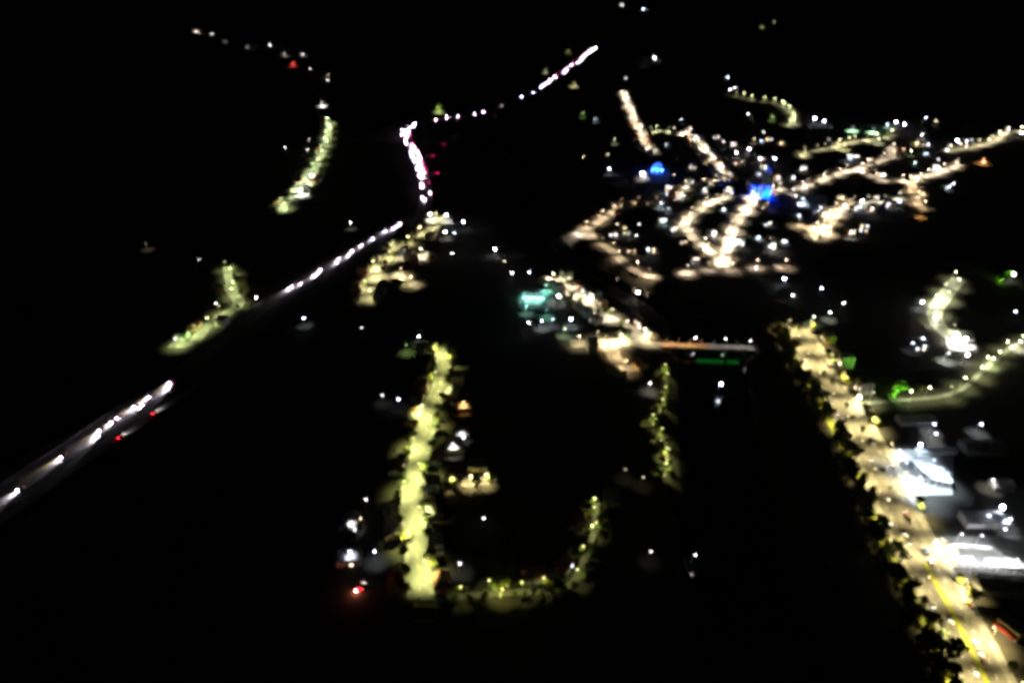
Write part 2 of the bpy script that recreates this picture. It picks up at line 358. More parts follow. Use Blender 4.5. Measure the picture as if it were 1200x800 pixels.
for s in ST:
    if not s[3]: continue
    L = CURVES[s[0]]; w = s[2] / 2; cnt = {1: 0, -1: 0}; e = end_word(L)
    wide = s[0] == 'avenue'
    STEP = s[3] * (1.15 if s[0][0] == 't' else 1); LT = sum((b - a).length for a, b in zip(L, L[1:])); ends = 7 if s[0] in ('straight', 'loop') else 0
    for k, (p, d) in enumerate(walk([q for q in L] if not ends else L[2:-max(1, int(ends / 4.5))], STEP, 6)):
        if not wide: p = p + d * random.uniform(-.2, .2) * STEP
        for sg in ((1, -1) if wide else ((1,) if k % 2 else (-1,))):
            n = Vector((-d.y, d.x, 0)) * sg; q = p + n * (w + 1.1)
            if P2(q)[0] > 1260 or P2(q)[1] > 870: continue
            cnt[sg] += 1
            pw = round(s[5] * random.choice((.6, .8, 1, 1.3) if s[0] in ('rightlow', 'back', 'loop', 'slope', 'hill', 'yellow') else (.7, 1, 1.5, 2.2) if s[0] in ('tfive', 'tfour', 'tseven', 'teight', 'market', 'row', 'ttwo') else (.5, .8, 1.2, 1.7, 2.3) if s[0] not in ('avenue', 'straight') else (.85, 1.15, 1.5) if s[0] == 'straight' else (.9, 1.3, 1.8)), 0)
            lamp((q.x, q.y, .3), math.atan2(-n.y, -n.x), '%s-glowing street lamp %s from %s end, %s side of %s' % (COLNAME(s[4]), nth(cnt[sg]), e, side_word(p, n), s[8].replace('the ', '')),
                 'street lamps along ' + s[8], s[4], pw, 1.2 if s[0] in ('avenue', 'straight', 'loop', 'bank') else random.choice((.8, 3, 6, 9)), 11.0 if s[0] in ('avenue', 'straight') else 9.0, {'avenue': 122, 'straight': 124, 'loop': 106, 'bank': 92, 'rightlow': 126, 'rightup': 132, 'back': 134, 'slope': 130, 'hill': 134, 'yellow': 130, 'square': 132, 'arc': 130, 'lower': 130}.get(s[0], 128)); nlamp += 1

# ------------------------------------------------------------------ houses
def gable(w, d, h, rise, oh=.5):
    wall = MB().add([(-w/2, -d/2, 0), (w/2, -d/2, 0), (w/2, d/2, 0), (-w/2, d/2, 0), (-w/2, -d/2, h), (w/2, -d/2, h), (w/2, d/2, h), (-w/2, d/2, h), (-w/2, 0, h + rise), (w/2, 0, h + rise)],
                    [(0, 1, 5, 4), (1, 2, 6, 9, 5), (2, 3, 7, 6), (3, 0, 4, 8, 7), (4, 5, 9, 8), (6, 7, 8, 9)]).mesh('wall', WALLM['cream'])
    sl = rise / (d / 2); t = .16; y = d / 2 + oh
    roof = MB().prism([(-y, h - sl * oh + .06), (0, h + rise + .06), (y, h - sl * oh + .06), (y, h - sl * oh + .06 + t), (0, h + rise + .06 + t), (-y, h - sl * oh + .06 + t)], -w / 2 - oh, w / 2 + oh).mesh('roof', ROOFM['terracotta'])
    return wall, roof
def flat(w, d, h):
    wall = MB().box((0, 0, h / 2), (w, d, h)).mesh('wall', WALLM['cream'])
    r = MB().box((0, 0, h + .1), (w + .3, d + .3, .2))
    for x, y, a, b in ((0, -d/2, w + .3, .2), (0, d/2, w + .3, .2), (-w/2, 0, .2, d - .1), (w/2, 0, .2, d - .1)): r.box((x, y, h + .45), (a, b, .5))
    r.tube((w * .25, d * .2, h + .2), (w * .25, d * .2, h + 1.5), .7, .7, 10)
    return wall, r.mesh('roof', ROOFM['slab'])
HT = []   # kind, w, d, h, storeys, meshes
for w, d, h, ri in ((11, 9, 3.4, 2.2), (9, 8, 6.2, 2.0), (13, 9, 3.6, 1.8)): HT.append(('gabled', w, d, h, 1 if h < 5 else 2) + gable(w, d, h, ri))
for w, d, h in ((10, 9, 6.4), (9, 10, 9.4), (13, 10, 4.0)): HT.append(('flat-roofed', w, d, h, int(h // 3)) + flat(w, d, h))
WINM = MB().box((0, 0, 0), (1.3, .12, 1.25)).mesh('window', GLASS); FRAME = MB().box((0, 0, -.72), (1.6, .3, .14)).box((0, .0, .7), (1.6, .2, .12)).box((-.73, 0, .02), (.1, .16, 1.3)).box((.73, 0, .02), (.1, .16, 1.3)).mesh('window_frame', WALLM['white'])
DOORMESH = MB().box((0, 0, 1.05), (1.1, .12, 2.1)).mesh('door', DOORM)
PORCH = MB().ball((0, 0, 0), (.55, .45, .4)).mesh('porch_lamp', STEEL, True)
LASTHOUSE = []
def house(x, y, rz, label_fn, group, kind=None, lit=.12, wall=None, roof=None, porch=0):
    T = HT[kind] if kind is not None else random.choice(HT)
    wc = wall or random.choice(list(WALLC)); rc = roof or (random.choice(('terracotta', 'terracotta', 'zinc', 'brown')) if T[0] == 'gabled' else 'slab')
    t = thing('house', label_fn(wc, T[0], rc, T[4]), 'house', (x, y, 0), rz, group)
    ob('wall', T[5], t, (0, 0, 0), 0, WALLM[wc]); ob('roof', T[6], t, (0, 0, 0), 0, ROOFM[rc])
    w, d, h = T[1:4]; ob('door', DOORMESH, t, (-w * .1, -d / 2 - .03, 0))
    near = math.hypot(x, y) < 750
    for st in range(max(1, T[4])):
        for fx in ((-.34, .3) if not near else (-.36, .12, .36)):
            o = ob('window', WINM, t, (fx * w, -d / 2 - .03, 1.7 + 3 * st))
            if random.random() < lit:
                o.material_slots[0].link = 'OBJECT'; o.material_slots[0].material = WIN_LIT if random.random() < .45 else WIN_WHITE
            if near: ob('window_frame', FRAME, o, (0, -.02, 0))
        if near:
            for fy in (-.2, .2): ob('window', WINM, t, (w / 2 + .03, fy * d, 1.7 + 3 * st), math.pi / 2); ob('window', WINM, t, (-w / 2 - .03, fy * d, 1.7 + 3 * st), math.pi / 2)
    if random.random() < porch:
        c, gl = random.choice((((.7, .82, 1), 4), ((.7, .82, 1), 1.2), ((1, .95, .9), 3), ((1, .95, .9), .8), ((1, .75, .45), 2), ((1, .7, .4), .8)))
        px_ = random.uniform(-.4, .4) * w; ob('porch_lamp', PORCH, t, (px_, -d / 2 - .5, h * .8), 0, lens_mat(c, gl)); light('SPOT', t, (px_, -d / 2 - 1.0, h * .8), random.choice((150, 400, 1300)), c, .15, 140, .5, (R(-12), 0, 0))
    OCC.append((x, y, max(w, d) * .52)); LASTHOUSE.append(t); return t
nhouse = 0
for s in ST:
    if not s[6]: continue
    L = CURVES[s[0]]; e = end_word(L)
    for sg in (1, -1):
        c = 0
        for p, d in walk(L, 13.5, 4 + 3 * (sg > 0)):
            if random.random() > s[6]: continue
            n = Vector((-d.y, d.x, 0)) * sg; off = s[2] / 2 + 6.6 + random.uniform(0, 2.2) + (5 if s[0] == 'avenue' else 0); q = p + n * off
            if s[0] == 'avenue' and sg * n.x * 0 + (P2(q)[0] < P2(p)[0]): continue
            if river_d(q.x, q.y) < 12 or near_road(q.x, q.y, None, 5.6) < 5.6 or not free(q.x, q.y, 5.2): continue
            if P2(q)[0] > 1230 or P2(q)[1] > 830 or nhouse > 212: continue
            c += 1; nhouse += 1; sw = side_word(p, n)
            house(q.x, q.y, math.atan2(n.y, n.x) - math.pi / 2,
                  lambda wc, kd, rc, stt: '%s %s house %s from %s end, %s side of %s' % (wc, kd, nth(c), e, sw, s[8].replace('the ', '')), 'houses along ' + s[8], None, .3 if s[0].startswith('t') or s[0] in ('oval', 'market', 'row', 'far', 'square', 'mid') else .1, None, None, .5 if s[0].startswith('t') or s[0] in ('oval', 'market', 'row', 'far', 'square', 'mid') else .05)

inside = [(700, 290), (690, 250), (735, 232), (800, 150), (860, 150), (950, 160), (1040, 168), (1170, 160), (1120, 215), (1050, 250), (960, 300), (900, 308), (800, 312), (750, 312)]
def in_poly(x, y, P):
    c = False
    for i in range(len(P)):
        (x0, y0), (x1, y1) = P[i - 1], P[i]
        if (y0 > y) != (y1 > y) and x < (x1 - x0) * (y - y0) / (y1 - y0) + x0: c = not c
    return c
nin = 0; tries = 0; INN = []
while nin < 64 and tries < 4000:
    tries += 1; px, py = random.uniform(690, 1170), random.uniform(150, 312)
    if not in_poly(px, py, inside): continue
    q = G(px, py)
    if near_road(q.x, q.y, None, 7) < 7 or not free(q.x, q.y, 6): continue
    nin += 1
    near = min(ST, key=lambda s: min((p - q).length for p in CURVES[s[0]][::4]))
    house(q.x, q.y, random.uniform(-.5, .5), lambda wc, kd, rc, stt: '%s %s' % (wc, kd), 'houses inside the town blocks', None, .4, None, None, .95); INN.append((near[8], px, bpy.context.scene.collection.objects[-1] if False else LASTHOUSE[-1]))

for dsc in {a for a, b, c in INN}:
    for i, (a, b, o) in enumerate(sorted([t for t in INN if t[0] == dsc], key=lambda t: t[1])):
        o['label'] = '%s house in the blocks behind %s, %s from the left' % (o['label'], dsc, nth(i + 1))

# ------------------------------------------------------------------ trees
def crown_mesh(seed, r=3.6, h=6.5, n=340):
    rd = random.Random(seed); k = MB(); lobes = [(Vector((rd.uniform(-.5, .5) * r, rd.uniform(-.5, .5) * r, 3.2 + rd.uniform(.1, .75) * h)), rd.uniform(.38, .62) * r) for _ in range(7)]
    for _ in range(n):
        c, rr = rd.choice(lobes); v = Vector((rd.gauss(0, 1), rd.gauss(0, 1), rd.gauss(0, 1))).normalized() * rr * rd.uniform(.55, 1.08); v.z *= .8
        p = c + v; a = rd.uniform(.32, .62); q = Vector((rd.gauss(0, 1), rd.gauss(0, 1), rd.gauss(.6, 1))).normalized().to_track_quat('Z', 'Y')
        k.add([p + q @ Vector(u) * a for u in ((-1, -.3, 0), (-.2, -.8, .15), (.9, -.4, 0), (.8, .6, -.1), (-.1, .9, .1), (-.9, .5, 0))], [(0, 1, 2, 3, 4, 5)])
    return k.mesh('crown', LEAF[seed % 3])
def trunk_mesh(seed):
    rd = random.Random(seed + 50); k = MB().tube((0, 0, -.3), (.1, 0, 3.4), .32, .2)
    for i in range(5):
        a = i * 1.26 + rd.random(); k.tube((.1, 0, 2.4 + .25 * i), (1.9 * math.cos(a), 1.9 * math.sin(a), 5.2 + rd.random() * 2), .13, .04, 6)
    return k.mesh('trunk', BARK)
CROWN = [crown_mesh(i) for i in range(6)]; TRUNK = [trunk_mesh(i) for i in range(6)]
def tree(x, y, label, group, sc=None, z=0.0):
    i = random.randrange(6); t = thing('tree', label, 'tree', (x, y, z), random.uniform(0, 6.28), group); k = sc or random.uniform(.7, 1.15)
    t.scale = (k, k, k * random.uniform(.9, 1.15)); ob('trunk', TRUNK[i], t); ob('crown', CROWN[i], t); OCC.append((x, y, 2)); return t
ntree = 0
for s in sorted(ST, key=lambda q: q[0] not in ('avenue', 'straight', 'loop', 'bank', 'yellow', 'hill', 'slope', 'mid')):
    if not s[7]: continue
    L = CURVES[s[0]]; e = end_word(L); step = {'avenue': 9.5, 'straight': 8.5, 'loop': 5, 'bank': 5, 'rightlow': 11}.get(s[0], 15)
    for sg in (1, -1):
        c = 0
        for p, d in walk(L, step, 3 + 4 * (sg > 0)):
            if random.random() > s[7]: continue
            n = Vector((-d.y, d.x, 0)) * sg; riverside = s[0] == 'avenue' and P2(p + n * 5)[0] < P2(p)[0]
            off = s[2] / 2 + (random.choice((random.uniform(2.5, 5), random.uniform(9, 15), random.uniform(13, 19))) if riverside else random.uniform(.3, 2.2) if s[0] in ('loop', 'bank') else random.uniform(1.9, 4) if s[0] == 'straight' else random.uniform(1.1, 3) + (.4 if s[0] == 'avenue' else 0)); q = p + n * off + d * random.uniform(-3, 3)
            if s[0] == 'avenue' and not riverside and random.random() < .3: continue
            if river_d(q.x, q.y) < 6 or near_road(q.x, q.y, None, .3) < .3 or not free(q.x, q.y, 1.0): continue
            if P2(q)[0] > 1230 or P2(q)[1] > 850 or ntree > 205: continue
            c += 1; ntree += 1
            tree(q.x, q.y, 'leafy tree %s from the %s end, %s side of %s' % (nth(c), e, side_word(p, n), s[8].replace('the ', '')), 'trees along ' + s[8], random.uniform(1.1, 1.7) if riverside and off > 18 else random.uniform(.75, 1.05) if s[0] in ('avenue', 'straight') else random.uniform(.42, .72) if s[0] in ('loop', 'bank', 'rightlow') else random.uniform(.65, 1))
c = 0
for p, d in sorted(walk(av, 5.2, 2), key=lambda t: t[0].y):      # riverside belt of tall trees, bottom to top
    n = Vector((-d.y, d.x, 0)) * vg; q = p + n * random.uniform(14, 25)
    if random.random() < .22 or P2(q)[1] > 885 or river_d(q.x, q.y) < 5 or not free(q.x, q.y, .5): continue
    c += 1; tree(q.x, q.y, 'tall dark riverside tree, %s from the bottom of the belt beside the avenue' % nth(c), 'tall dark trees of the riverside belt', random.uniform(1.05, 1.75))
c = 0
for p, d in walk([p for p in av if P2(p)[1] < 640], 15, 6):
    if random.random() < .25: continue
    c += 1; tree(p.x + random.uniform(-1, 1), p.y, 'small tree in the middle of the avenue, %s from the top' % nth(c), 'small trees along the middle of the avenue', random.uniform(.5, .75), zA)
print('lamps', nlamp, 'houses', nhouse, 'trees', ntree)
exec_rest = True

# ------------------------------------------------------------------ cars
CARC = {'white': (.7, .7, .7), 'black': (.02, .02, .022), 'silver': (.4, .4, .42), 'red': (.2, .02, .02), 'blue': (.02, .04, .1), 'grey': (.15, .15, .16), 'yellow': (.65, .45, .03)}
CARM = {k: mat('car paint ' + k, c, .3) for k, c in CARC.items()}
HL = mat('headlight glow', (.8, .8, .8), .3, emis=(1, .6, .88), es=30); HLB = mat('headlight glow blue', (.8, .8, .8), .3, emis=(.62, .62, 1), es=34)
HLS = mat('headlight dipped', (.8, .8, .8), .3, emis=(1, .93, .8), es=2)
TL = mat('tail light glow', (.5, .02, .02), .4, emis=(1, .02, .04), es=9); TLS = mat('tail light dim', (.5, .02, .02), .4, emis=(1, .05, .05), es=.5)
def prof_body(pts, w): # side profile in (x, z)
    k = MB(); n = len(pts)
    vs = [(x, -w / 2, z) for x, z in pts] + [(x, w / 2, z) for x, z in pts]
    return k.add(vs, [tuple(range(n)), tuple(range(2 * n - 1, n - 1, -1))] + [(i + n, (i + 1) % n + n, (i + 1) % n, i) for i in range(n)])
BODY = {'car': prof_body([(-2.15, .35), (2.15, .35), (2.2, .7), (1.0, .95), (-1.6, 1.0), (-2.2, .85)], 1.76).mesh('body', CARM['white']),
        'van': prof_body([(-2.5, .4), (2.5, .4), (2.55, 1.0), (2.0, 1.2), (1.5, 2.1), (-2.5, 2.15)], 1.95).mesh('body', CARM['white']),
        'truck': prof_body([(-4.2, .7), (2.2, .7), (2.2, 3.2), (-4.2, 3.2)], 2.4).box((3.2, 0, 1.55), (1.8, 2.3, 2.1)).mesh('body', CARM['white'])}
CABIN = {'car': prof_body([(1.0, .93), (.35, 1.42), (-1.0, 1.45), (-1.75, .98)], 1.55).mesh('cabin', GLASS),
         'van': prof_body([(2.02, 1.2), (1.55, 2.0), (1.5, 2.0), (1.9, 1.2)], 1.8).mesh('windscreen', GLASS),
         'truck': MB().box((4.12, 0, 2.0), (.06, 2.0, .8)).mesh('windscreen', GLASS)}
CROOF = MB().box((-.32, 0, 1.46), (1.2, 1.35, .05)).mesh('car_roof', CARM['white'])
WHEEL = MB().tube((0, -.11, 0), (0, .11, 0), .33, .33, 10).mesh('wheel', RUBBER)
HLM = MB().ball((0, 0, 0), (.18, .26, .17), 6, 4).mesh('headlight', HL); TLM = MB().ball((0, 0, 0), (.1, .24, .13), 6, 4).mesh('tail_light', TL)
FHL = MB().ball((0, 0, 0), (.3, .42, .32), 6, 4).mesh('headlight', HL)
def car(pos, heading, label, group, col='white', kind='car', beam=0, front=None, tail=None, detail=True, far=False):
    t = thing('car' if kind == 'car' else kind, label, kind, pos, heading, group)
    ob('body', BODY[kind], t, (0, 0, 0), 0, CARM[col]); fx = {'car': 2.2, 'van': 2.55, 'truck': 4.1}[kind]; bx = {'car': -2.2, 'van': -2.5, 'truck': -4.2}[kind]; lz = {'car': .68, 'van': .8, 'truck': .95}[kind]
    if detail:
        ob('cabin' if kind == 'car' else 'windscreen', CABIN[kind], t)
        if kind == 'car': ob('car_roof', CROOF, t, (0, 0, 0), 0, CARM[col])
        for x in (fx - .85, bx + .85):
            for y in (-.8, .8): ob('wheel', WHEEL, t, (x, y, .33))
    for y in (-.62, .62):
        ob('headlight', FHL if far else HLM, t, (fx, y, lz), 0, front or HLS); ob('tail_light', TLM, t, (bx, y, lz + .1), 0, tail or TLS)
    if beam: light('SPOT', t, (fx + .3, 0, lz + .15), beam, (.95, .88, 1), .2, 62, .9, (R(72), 0, R(-90)))
    return t
def on_road(L, px, py, side, fwd):
    g = G(px, py); i = min(range(len(L)), key=lambda q: (L[q] - g).length); d = (L[min(i + 1, len(L) - 1)] - L[max(i - 1, 0)]).normalized()
    n = Vector((-d.y, d.x, 0)); p = L[i] + n * side; dd = d if fwd else -d
    return p, math.atan2(dd.y, dd.x)
def pick(): return random.choice(['white', 'white', 'silver', 'black', 'grey', 'red', 'blue'])
# lower highway, travelling down towards the drone
for i, (px, py) in enumerate([(27, 572), (81, 535), (112, 509), (120, 506), (132, 495), (148, 489), (163, 478), (171, 472), (175, 466), (191, 452), (194, 448), (340, 339), (346, 336), (355, 333), (368, 322), (372, 320), (379, 317), (392, 308), (400, 303), (406, 299), (412, 295), (425, 288), (440, 279), (453, 271), (458, 268), (462, 265), (466, 262)]):
    p, a = on_road(hw, px, py, random.choice((-2.2, -6)), False); c = pick()
    car((p.x, p.y, zH), a, '%s car with bright headlights, %s car up from the bottom of the highway' % (c, nth(i + 1)), 'cars driving down the highway', c, random.choice(('car', 'car', 'car', 'van')), 9000 if px < 300 else 4500, random.choice((HL, HL, HLB)))
for i, (px, py) in enumerate([(142, 512), (182, 484)]):
    p, a = on_road(CURVES['carriageway'], px, py, 0, True)
    car((p.x, p.y, ROADZ['carriageway']), a, '%s car showing red tail lights on the second carriageway' % ('lower' if i == 0 else 'upper'), 'cars driving up the highway', 'grey', 'car', 500, HLS, TL)
UNLIT = mat('unlit headlight', (.5, .5, .5), .3); FTL = mat('far tail glow', (.5, .02, .02), .4, emis=(1, .01, .12), es=12)
def queue(seg, step, label, group, jit=.3, far=True, glow=(HL, HL, HLB), beam=1800, keep=1, tails=False):
    a, b = G(*seg[0]), G(*seg[1]); ia = min(range(len(hw)), key=lambda q: (hw[q] - a).length); ib = min(range(len(hw)), key=lambda q: (hw[q] - b).length)
    Lq = hw[min(ia, ib):max(ia, ib) + 1]
    nq = 0
    for i, (p, d) in enumerate(walk(Lq, step, 2)):
        if random.random() > keep: continue
        nq += 1
        n = Vector((-d.y, d.x, 0)); q = p + n * random.choice((-2.2, -6, 2, 5.5)) + d * random.uniform(-jit, jit) * step; c = pick()
        car((q.x, q.y, zH), math.atan2(-d.y, -d.x), label % (c, nth(nq)), group, c, random.choice(('car', 'car', 'van')), round(beam * random.choice((.2, .5, 1, 1.6))), random.choice(glow), None, False, far)
        if tails and nq % 3 == 0:
            q = p + n * tails; car((q.x, q.y, zH), math.atan2(d.y, d.x), 'car with red tail lights driving away beside ' + (label % ('one', nq)).split(' in ')[1].split(',')[0] + ', ' + nth(nq // 3) + ' up', group + ', going away', 'black', 'car', 0, UNLIT, FTL, False, True)
queue(((497, 238), (476, 152)), 10, '%s car in the dense queue above the junction, %s from its lower end', 'cars queueing above the junction', beam=260, keep=.8, tails=-7)
queue(((476, 152), (491, 145)), 12, '%s car rounding the top bend of the queue, %s round the bend', 'cars rounding the bend', beam=300)
for i, (px, py) in enumerate([(511, 141), (524, 138.5), (536, 136.7), (556, 133.4), (566, 131.6), (588, 124)]):
    p, a = on_road(hw, px, py, -2.2, False); car((p.x, p.y, zH), a, 'white car on the thin far stretch past the bend, %s from its left end' % nth(i + 1), 'cars on the thin far stretch', 'white', 'car', 200, HL if i < 5 else HLS, None, False, True)
queue(((608, 116), (630, 105)), 80, '%s car on the sparse lower part of the far traffic, %s along it', 'cars on the sparse part of the far traffic', beam=300)
queue(((634, 102), (699, 56)), 23, '%s car in the far bright traffic streak, %s from its lower end', 'cars in the far traffic streak', beam=600, keep=.85, tails=8)
for i, (px, py) in enumerate([(520, 171), (507, 183), (513, 204)]):
    g = G(px, py); car((g.x, g.y, .02), math.pi / 2, 'car with red tail lights beside the queue, %s from the top' % nth(i + 1), 'cars leaving beside the queue', 'black', 'car', 0, UNLIT, FTL, False, True)
# avenue traffic, dark bodies on the bright carriageway
k = 0
for p, d in walk(av, 7.5, 5):
    if random.random() < .4: continue
    lane = random.choice((-8.6, -3.4, 3.4, 8.6)); n = Vector((-d.y, d.x, 0)); q = p + n * lane
    if P2(q)[1] > 830: continue
    k += 1; c = random.choice(['black', 'black', 'black', 'grey', 'black', 'red', 'blue', 'black', 'silver'])
    car((q.x, q.y, zA), math.atan2(d.y, d.x) + (math.pi if lane > 0 else 0), '%s car on the riverside avenue, %s vehicle down from its upper end' % (c, nth(k)), 'cars on the riverside avenue', c, random.choice(('car', 'car', 'car', 'van')))
g = G(1134, 708); car((g.x, g.y, zA), R(115), 'yellow taxi near the median of the broad riverside avenue', None, 'yellow')

# ------------------------------------------------------------------ guard rail, bridge
gr = thing('guard_rail', 'steel guard rail along the upper edge of the lower highway', 'guard rail', (0, 0, 0))
for nm, a, b in (('rail', 0, 40),):
    Lg = [p for p in hw if -420 < p.x < -255 and p.y < 500]
    v = []; NN = normals(Lg); kb = MB()
    sg = 1 if P2(Lg[3] + NN[3] * 9)[1] < P2(Lg[3])[1] else -1
    for p, n in zip(Lg, NN):
        c = p + n * sg * 9.4; v += [(c.x, c.y, zH + .45), (c.x, c.y, zH + .8), (c.x + .06, c.y, zH + .8), (c.x + .06, c.y, zH + .45)]
    kb.add(v, [(4 * i + a, 4 * i + (a + 1) % 4, 4 * i + 4 + (a + 1) % 4, 4 * i + 4 + a) for i in range(len(Lg) - 1) for a in range(4)]); ob('rail', kb.mesh('rail', STEEL), gr)
    for p, n in list(zip(Lg, NN))[::2]:
        c = p + n * sg * 9.55; ob('post', MB().box((0, 0, .4), (.12, .12, .8)).mesh('post', STEEL), gr, (c.x, c.y, zH))
a, b = G(776, 405.5), G(884, 409.5); br = thing('bridge', 'road bridge with parapets across the dark river, orange-lit at its left end', 'bridge', (a + b) / 2, math.atan2((b - a).y, (b - a).x))
ln = (b - a).length
ob('deck', MB().box((0, 0, 0), (ln, 7, 1.3)).mesh('deck', OLD_ASPHALT), br)
for y in (-3.3, 3.3): ob('parapet', MB().box((0, y, 1.15), (ln, .3, 1.0)).mesh('parapet', CONCRETE), br)
for x in (-.22, .2): ob('pier', MB().box((x * ln, 0, -5.4), (2, 5.6, 9.5), 0, .9).mesh('pier', CONCRETE), br)
GREENG = mat('added green panel', (.1, .4, .1), .5, emis=(.03, 1, .12), es=.09, sampled=True)
for x0, x1 in ((-.1, .2), (.23, .36)): ob('added_panel', MB().box(((x0 + x1) / 2 * ln, 0, -.72), ((x1 - x0) * ln, 5, .1)).mesh('added_panel', GREENG), br)  # unseen green soffit panels, added for their reflection in the water
for i, (fx, c, p) in enumerate([(-.45 + .128 * k, (1, .5, .2) if k < 4 else (.95, .85, .78), (1500, 1500, 1300, 800, 450, 350, 350, 450)[k]) for k in range(8)]):
    q = br.matrix_basis @ Vector((fx * ln, 3.35, .65)); lamp(q, br.rotation_euler.z - math.pi / 2, 'lamp on the river bridge, %s from its left end' % nth(i + 1), 'lamps on the bridge', c, p, 5 if i == 7 else 0, 7.0, 106)

